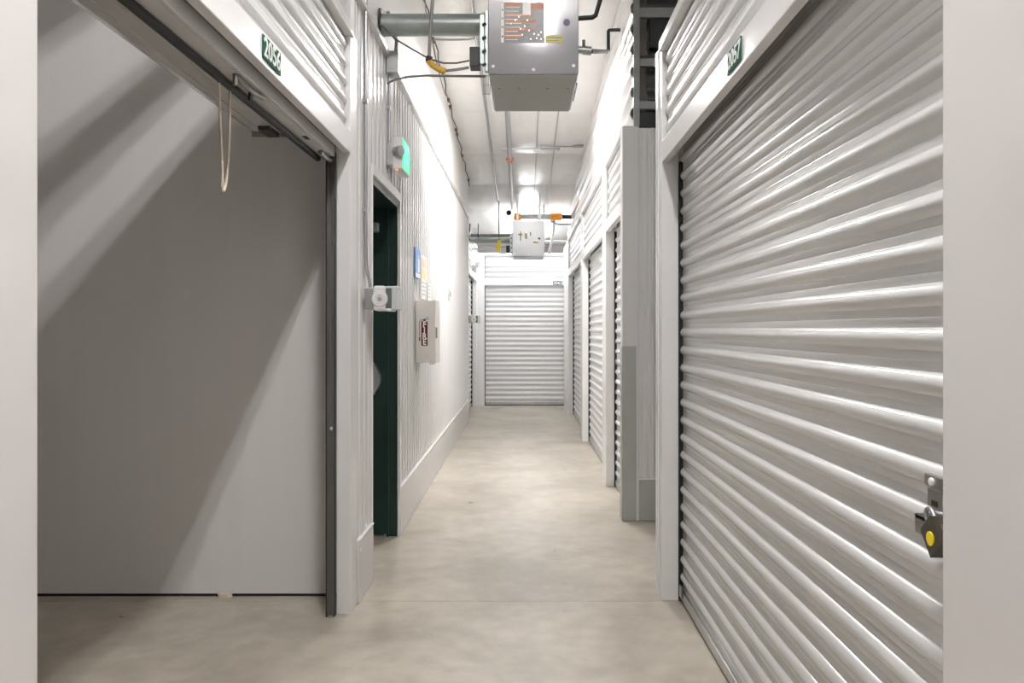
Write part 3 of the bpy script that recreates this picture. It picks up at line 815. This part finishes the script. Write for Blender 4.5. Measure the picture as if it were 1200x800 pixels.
put('branch_tee', B().tube([(0.42, ym, zm - 0.07), (0.50, ym, zm - 0.11), (0.58, ym, zm - 0.12), (0.74, ym, zm - 0.115)], 0.014, 8), M_COND, sm, smooth=50)
put('cross_conduit', B().cyl((0.32, 13.4, EYE + 102 * 13.4 / 950), (0.76, 13.4, EYE + 102 * 13.4 / 950), 0.024, 12), M_COND, smooth=40,
    label='grey horizontal conduit beside the far heater', cat='conduit')
# left tangle near the end wall
put('cross_conduit', B().tube([(-0.94, 13.0, EYE + 92 * 13.0 / 950), (-0.6, 13.0, EYE + 95 * 13.0 / 950), (-0.19, 12.9, EYE + 96 * 13.0 / 950)], 0.012, 8), M_COND, smooth=50,
    label='pale thin conduit curving under the far flue pipe', cat='conduit')
dc = empty('drop_cord', (-0.385, 12.55, 2.55), 'thin hanging cord with bright yellow connector beside the far heater', 'cord')
put('cord', B().tube([(-0.385, 12.45, ceil_z(12.45) - 0.06), (-0.38, 12.12, 2.98), (-0.37, 12.12, 2.62)], 0.008, 8), M_CABLE, dc, smooth=50)
put('connector', B().cyl((-0.37, 12.12, 2.64), (-0.385, 12.12, 2.48), 0.022, 12, r2=0.034), M_BRYEL, dc, smooth=50)
put('cord_tail', B().tube([(-0.385, 12.12, 2.49), (-0.36, 12.13, 2.455), (-0.30, 12.15, 2.45), (-0.27, 12.2, 2.46)], 0.009, 8), M_PLASTIC, dc, smooth=50)
put('camera_dome', B().lathe((-0.235, 12.6, EYE + 138 * 12.6 / 950 - 0.03), (0, -1, 0), [(-0.05, 0.03), (0, 0.042), (0.02, 0.034), (0.032, 0.012)], 16), M_BLACK, smooth=40,
    label='small round black fitting beside the sprinkler pipe', cat='fitting')
# draped dark cable along the wall and ceiling corner
cb = empty('draped_cable', (XL + 0.03, 8, 3.6), 'thin dark cable with brown clips along the wall and ceiling corner', 'cable')
pts = []
for k in range(41):
    Y = 4.2 + (11.5 - 4.2) * k / 40
    pts.append((XL + 0.035 + 0.012 * math.sin(k * 1.7), Y, ceil_z(Y) - 0.085 + 0.018 * noise.noise(Vector((Y * 2.3, 0, 0)))))
put('cable', B().tube(pts, 0.007, 6), M_DKCABLE, cb, smooth=60)
for Y in (6.9, 8.25, 8.45, 9.15, 9.3, 10.1, 11.2):
    z = ceil_z(Y) - 0.09
    put('clip', B().box((XL + 0.022, Y - 0.05, z - 0.014), (XL + 0.046, Y + 0.03, z + 0.014), 0.004), M_BROWN if Y < 11 else M_DKCABLE, cb)

# wiring in front of the flue
hc = empty('hanging_cable', (-0.5, 4.35, 2.7), 'grey cable dropping from the ceiling into a yellow taped sleeve', 'cable')
def P(px, py, d): return ((px - 614) * d / 950, d, EYE + (385 - py) * d / 950)
put('cable', B().tube([P(509, -40, 4.35), P(507, 0, 4.35), P(504, 40, 4.34), P(503, 69, 4.34)], 0.0095, 10), M_CABLE, hc, smooth=60)
put('taped_sleeve', B().tube([P(502.5, 71, 4.34), P(507, 76.5, 4.34), P(514, 81, 4.34), P(522, 83.5, 4.34)], 0.0165, 12), M_SLEEVE, hc, smooth=60)
put('cable_tail', B().tube([P(521, 83, 4.34), P(535, 81.5, 4.34), P(545, 80, 4.34), P(549.5, 79, 4.34)], 0.008, 8), M_CABLE, hc, smooth=60)
put('sleeve_tie', B().cyl(P(503.2, 66.5, 4.34), P(502.4, 72, 4.34), 0.018, 10), M_BLACK, hc, smooth=60)
put('loose_wire', B().tube([P(441, 31, 4.4), P(447, 30, 4.4), P(452, 34, 4.4), P(462, 45, 4.4), P(482, 57, 4.4), P(503, 69, 4.38), P(520, 74, 4.38), P(535, 74, 4.38), P(550, 71, 4.38)], 0.0045, 6),
    M_DKCABLE, smooth=60, label='thin dark wire sagging from the left wall to the heater', cat='wire')
put('flexible_conduit', B().tube([P(455, 98, 4.6), P(457, 96, 4.58), P(464, 93, 4.56), P(478, 90, 4.5), P(500, 88.5, 4.45), P(530, 89, 4.4), P(569, 89.5, 4.4)], 0.007, 8), M_CABLE, h1, smooth=60)
put('vertical_wire', B().tube([P(500, -60, 4.7), P(497, -20, 4.7), P(499, 12, 4.7), P(506, 45, 4.75), P(514, 84, 4.8), P(519, 102, 4.9), P(522.5, 112, 5.0)], 0.0035, 6), M_CABLE, smooth=60,
    label='thin wire hanging behind the flue pipe', cat='wire')
put('side_cable', B().tube([P(508, 46, 4.5), P(530, 46.5, 4.5), P(548, 46, 4.5), P(557, 44, 4.5)], 0.006, 8), M_COND, smooth=60,
    label='short grey cable just below the flue pipe', cat='cable')
# gas pipes on the right flank
gp = empty('gas_pipe', (0.36, 4.6, 2.85), 'black iron gas pipe with elbow running to the right of the heater', 'pipe')
put('pipe', B().tube([P(676, 58, 4.55), P(690, 59.5, 4.55)], 0.020, 12), M_FLUE, gp, smooth=40)
put('union', B().cyl(P(683, 59, 4.55), P(693, 60, 4.55), 0.024, 12).cyl(P(684, 57, 4.55), P(684, 47, 4.55), 0.009, 8), M_FLUE, gp, smooth=40)
put('iron_pipe', B().tube([P(692, 60, 4.55), P(711, 60.5, 6.15), P(713, 59, 6.2), P(713, 37, 6.2), P(714, 35.5, 6.2), P(727, 35, 6.2)], 0.014, 10), M_BLKPIPE, gp, smooth=40)
put('iron_pipe', B().tube([P(672, 22, 4.75), P(694, 20.5, 4.75), P(698, 18, 4.75), P(704, -2, 4.75), P(706, -30, 4.75), P(707, -62, 4.75)], 0.014, 10), M_BLKPIPE, smooth=50,
    label='black iron pipe rising beside the heater to the ceiling', cat='pipe')

# ------------------------------------------------------------------ left wall fixtures
# silver junction box and conduits
jb = empty('junction_box', (XL + 0.04, 4.74, 2.80), 'silver steel junction box on top of the ribbed wall', 'junction box')
put('box_body', B().box((XL + 0.004, 4.68, 2.80), (XL + 0.072, 4.80, 2.925), 0.003), M_GALV, jb)
put('box_cover', B().box((XL + 0.072, 4.675, 2.795), (XL + 0.077, 4.805, 2.93), 0.001), M_SCREW, jb)
put('cable_loop', B().tube([(XL + 0.05, 4.74, 2.925), (XL + 0.055, 4.74, 3.0), (XL + 0.03, 4.72, 3.10), (XL + 0.01, 4.70, 3.16)], 0.010, 8), M_CABLE, jb, smooth=60)
put('conduit', B().cyl((XL + 0.014, 4.74, 2.401), (XL + 0.014, 4.74, 2.80), 0.010, 10).box((XL, 4.722, 2.60), (XL + 0.022, 4.758, 2.62)), M_COND, smooth=40,
    label='short steel conduit from the junction box down to the exit sign', cat='conduit')
put('conduit', B().tube([(XL + 0.014, 4.03, ceil_z(4.05) - 0.3), (XL + 0.014, 4.03, 1.66), (XL + 0.017, 4.03, 1.62), (XL + 0.034, 4.03, 1.555), (XL + 0.036, 4.03, 1.525)], 0.009, 10)
    .box((XL, 4.012, 2.44), (XL + 0.024, 4.05, 2.46)).box((XL, 4.012, 1.9), (XL + 0.024, 4.05, 1.92)), M_COND, smooth=50,
    label='long steel conduit down the wall to the horn strobe by the green door', cat='conduit')

ex = empty('exit_sign', (XL + 0.06, 4.88, 2.26), 'lit green exit sign with two lamp heads above the green door', 'exit sign')
put('back_box', B().box((XL, 4.72, 2.275), (XL + 0.036, 4.80, 2.40), 0.003), M_GALV, ex)
put('sign_body', B().box((XL + 0.034, 4.735, 2.255), (XL + 0.090, 5.02, 2.442), 0.004), M_PLASTIC, ex)
xf = XL + 0.090
fc = put('sign_face', B().box((xf, 4.745, 2.267), (xf + 0.003, 5.012, 2.434)), M_EXIT, ex)
text('exit_lettering', 'EXIT', 0.165, (xf + 0.0036, 4.8785, 2.350), (0, 1, 0), (0, 0, 1), M_EXITL, fc, weight=0.003, sx=0.72)
for yy, dy in ((4.735, -1), (5.02, 1)):
    hd = put('lamp_head', B().lathe((XL + 0.062, yy + dy * 0.01, 2.355), (0.9, dy * 0.55, -0.1), [(-0.028, 0.012), (-0.02, 0.024), (0.022, 0.031), (0.03, 0.031)], 18), M_GREYPL if dy < 0 else M_PLASTIC, ex, smooth=40)
    put('lamp_lens', B().lathe(Vector((XL + 0.062, yy + dy * 0.01, 2.355)) + Vector((0.9, dy * 0.55, -0.1)).normalized() * 0.030, (0.9, dy * 0.55, -0.1), [(0, 0.028), (0.003, 0.022), (0.005, 0.01)], 18), M_LENS, hd, smooth=60)
put('status_light', B().cyl((XL + 0.055, 4.752, 2.255), (XL + 0.055, 4.752, 2.250), 0.006, 10), M_LED, ex)

def horn(xw, y0, zc, label, s=1.0):
    e = empty('horn_strobe', (xw + 0.08, y0 + 0.06, zc - 0.055), label, 'alarm', 'horn strobes')
    put('back_box', B().box((xw + 0.012, y0 + 0.005, zc - 0.053), (xw + 0.056, y0 + 0.115, zc + 0.053), 0.003), M_COND, e)
    put('housing', B().box((xw + 0.056, y0 - 0.008, zc - 0.060), (xw + 0.118, y0 + 0.128, zc + 0.064), 0.012), M_PLASTIC, e)
    put('side_boss', B().lathe((xw + 0.090, y0 - 0.008, zc), (0, -1, 0), [(0, 0.040), (0.006, 0.038), (0.008, 0.020), (0.003, 0.018), (0.003, 0.010), (0.010, 0.008)], 24), M_PLASTIC, e, smooth=40)
    put('boss_centre', B().lathe((xw + 0.090, y0 - 0.016, zc), (0, -1, 0), [(0, 0.010), (0.004, 0.008), (0.005, 0.003)], 14), M_GREYPL, e, smooth=40)
    put('slot_band', B().box((xw + 0.118, y0, zc - 0.048), (xw + 0.146, y0 + 0.12, zc + 0.052), 0.003), M_DKPL, e)
    put('strobe_lens', B().box((xw + 0.146, y0 - 0.004, zc - 0.056), (xw + 0.178, y0 + 0.124, zc + 0.056), 0.006), M_LENS, e)
    put('lens_rim', B().box((xw + 0.118, y0 - 0.003, zc + 0.052), (xw + 0.178, y0 + 0.122, zc + 0.062), 0.003), M_PLASTIC, e)
    put('lens_rim', B().box((xw + 0.118, y0 - 0.003, zc - 0.062), (xw + 0.15, y0 + 0.122, zc - 0.048), 0.003), M_PLASTIC, e)
horn(XL, 4.0, 1.468, 'white horn strobe on grey box beside the open green door')
horn(XL - 0.01, 11.64, 1.455, 'white horn strobe on the far left door post')
el = empty('emergency_light', (XL + 0.05, 12.95, 2.18), 'white emergency light high on the far left unit front', 'emergency light')
put('light_body', B().box((XL - 0.03, 12.88, 2.22), (XL + 0.05, 13.05, 2.33), 0.006), M_PLASTIC, el)
for yy in (12.90, 13.03):
    put('lamp_head', B().lathe((XL + 0.06, yy, 2.345), (0.8, -0.6, -0.2), [(-0.03, 0.018), (-0.02, 0.034), (0.02, 0.045), (0.03, 0.042)], 16), M_PLASTIC, el, smooth=40)

# fire cabinet: flat flank with decal towards the viewer
fcab = empty('fire_cabinet', (XL + 0.075, 6.09, 1.07), 'beige steel fire extinguisher cabinet with red FIRE decal on the ribbed wall', 'cabinet')
put('cabinet_body', B().box((XL + 0.006, 5.94, 1.07), (XL + 0.140, 6.24, 1.525), 0.004), M_CAB, fcab)
dr = put('cabinet_door', B().box((XL + 0.140, 5.935, 1.065), (XL + 0.152, 6.245, 1.53), 0.003), M_CAB, fcab)
put('door_pull', B().box((XL + 0.152, 5.95, 1.25), (XL + 0.164, 5.965, 1.33), 0.002), M_GREYPL, dr)
put('latch_tab', B().box((XL + 0.110, 5.930, 1.058), (XL + 0.150, 5.945, 1.085), 0.003), M_LENS, fcab)
yd = 5.9395
dx0, dx1, dz0, dz1 = XL + 0.030, XL + 0.094, 1.195, 1.375
dcl = put('fire_decal', B().box((dx0 + 0.018, yd - 0.0012, dz0), (dx1, yd, dz1), 0.0004), M_RED, fcab)
for k, ch in enumerate('FIRE'):
    text('letter', ch, 0.062, ((dx0 + 0.018 + dx1) / 2, yd - 0.0016, dz1 - 0.026 - 0.0425 * k), (1, 0, 0), (0, 0, 1), M_LETTER, dcl, weight=0.002, sx=0.85)
put('decal_hose', B().tube([(dx0 + 0.030, yd - 0.001, dz1 + 0.014), (dx0 + 0.014, yd - 0.001, dz1 + 0.010), (dx0 + 0.005, yd - 0.001, dz1 - 0.01), (dx0 + 0.006, yd - 0.001, dz0 + 0.055)], 0.0022, 6), M_RED, dcl)
put('decal_valve', B().box((dx0 + 0.030, yd - 0.0012, dz1), (dx1 - 0.014, yd, dz1 + 0.014)), M_DKCABLE, dcl)
put('decal_lever', B().tube([(dx0 + 0.035, yd - 0.001, dz1 + 0.012), (dx1 + 0.006, yd - 0.001, dz1 + 0.030)], 0.0022, 6)
, M_DKCABLE, dcl)
put('decal_handle', B().tube([(dx0 + 0.035, yd - 0.001, dz1 + 0.010), (dx1 + 0.010, yd - 0.001, dz1 + 0.014)], 0.0022, 6), M_DKCABLE, dcl)
put('decal_nozzle', B().box((dx0 + 0.001, yd - 0.0012, dz0 + 0.035), (dx0 + 0.011, yd, dz0 + 0.060)), M_DKCABLE, dcl)

# notices on the wall
xw = XL + 0.002
po = empty('poster', (xw, 6.03, 1.70), 'blue safety poster with a white extinguisher figure above the fire cabinet', 'poster')
put('poster_sheet', B().box((xw, 5.89, 1.695), (xw + 0.010, 6.17, 1.915)), M_BLUE, po)
put('poster_border', B().box((xw + 0.010, 5.90, 1.70), (xw + 0.0105, 6.16, 1.73)), M_PAPER, po)
put('poster_figure', B().box((xw + 0.010, 6.03, 1.74), (xw + 0.0107, 6.11, 1.84), 0.0002).box((xw + 0.010, 6.055, 1.84), (xw + 0.0107, 6.085, 1.87)), M_PAPER, po)
no = empty('notice', (xw, 6.38, 1.55), 'tall paper notice with pink and yellow blocks beside the blue poster', 'notice')
put('notice_sheet', B().box((xw, 6.22, 1.55), (xw + 0.010, 6.54, 1.89)), M_PAPER, no)
put('notice_block', B().box((xw + 0.010, 6.24, 1.80), (xw + 0.0105, 6.52, 1.87)), M_PAPERP, no)
put('notice_block', B().box((xw + 0.010, 6.24, 1.71), (xw + 0.0105, 6.52, 1.79)), M_PAPERY, no)
for k in range(4):
    put('notice_line', B().box((xw + 0.010, 6.26, 1.675 - 0.03 * k), (xw + 0.0105, 6.50, 1.683 - 0.03 * k)), M_GREYPL, no)
n2 = empty('notice', (xw, 6.77, 1.55), 'small white paper notice with faint text lines beside the tall notice', 'notice')
put('notice_sheet', B().box((xw, 6.66, 1.55), (xw + 0.010, 6.88, 1.70)), M_PAPER, n2)
for k in range(4):
    put('notice_line', B().box((xw + 0.010, 6.69, 1.67 - 0.03 * k), (xw + 0.0105, 6.85, 1.678 - 0.03 * k)), M_GREYPL, n2)
sw = empty('light_switch', (XL + 0.003, 8.65, 1.64), 'small grey light switch on the bright stretch of ribbed wall', 'switch')
put('switch_plate', B().box((XL, 8.60, 1.63), (XL + 0.012, 8.70, 1.745), 0.002), M_PLASTIC, sw)
put('switch_lever', B().box((XL + 0.012, 8.63, 1.66), (XL + 0.02, 8.67, 1.715), 0.002), M_GREYPL, sw)
# scrap of foam at the partition foot
put('foam_scrap', B().hull([(-1.50, 3.985, 0.0), (-1.45, 3.975, 0.0), (-1.435, 3.995, 0.0), (-1.49, 3.999, 0.0), (-1.51, 3.99, 0.018), (-1.455, 3.982, 0.014), (-1.44, 3.996, 0.020), (-1.495, 3.999, 0.022)],
    ((0,1,2,3),(4,5,6,7),(0,1,5,4),(1,2,6,5),(2,3,7,6),(3,0,4,7))), M_ROPE, label='scrap of yellowish foam at the foot of the unit partition', cat='scrap')
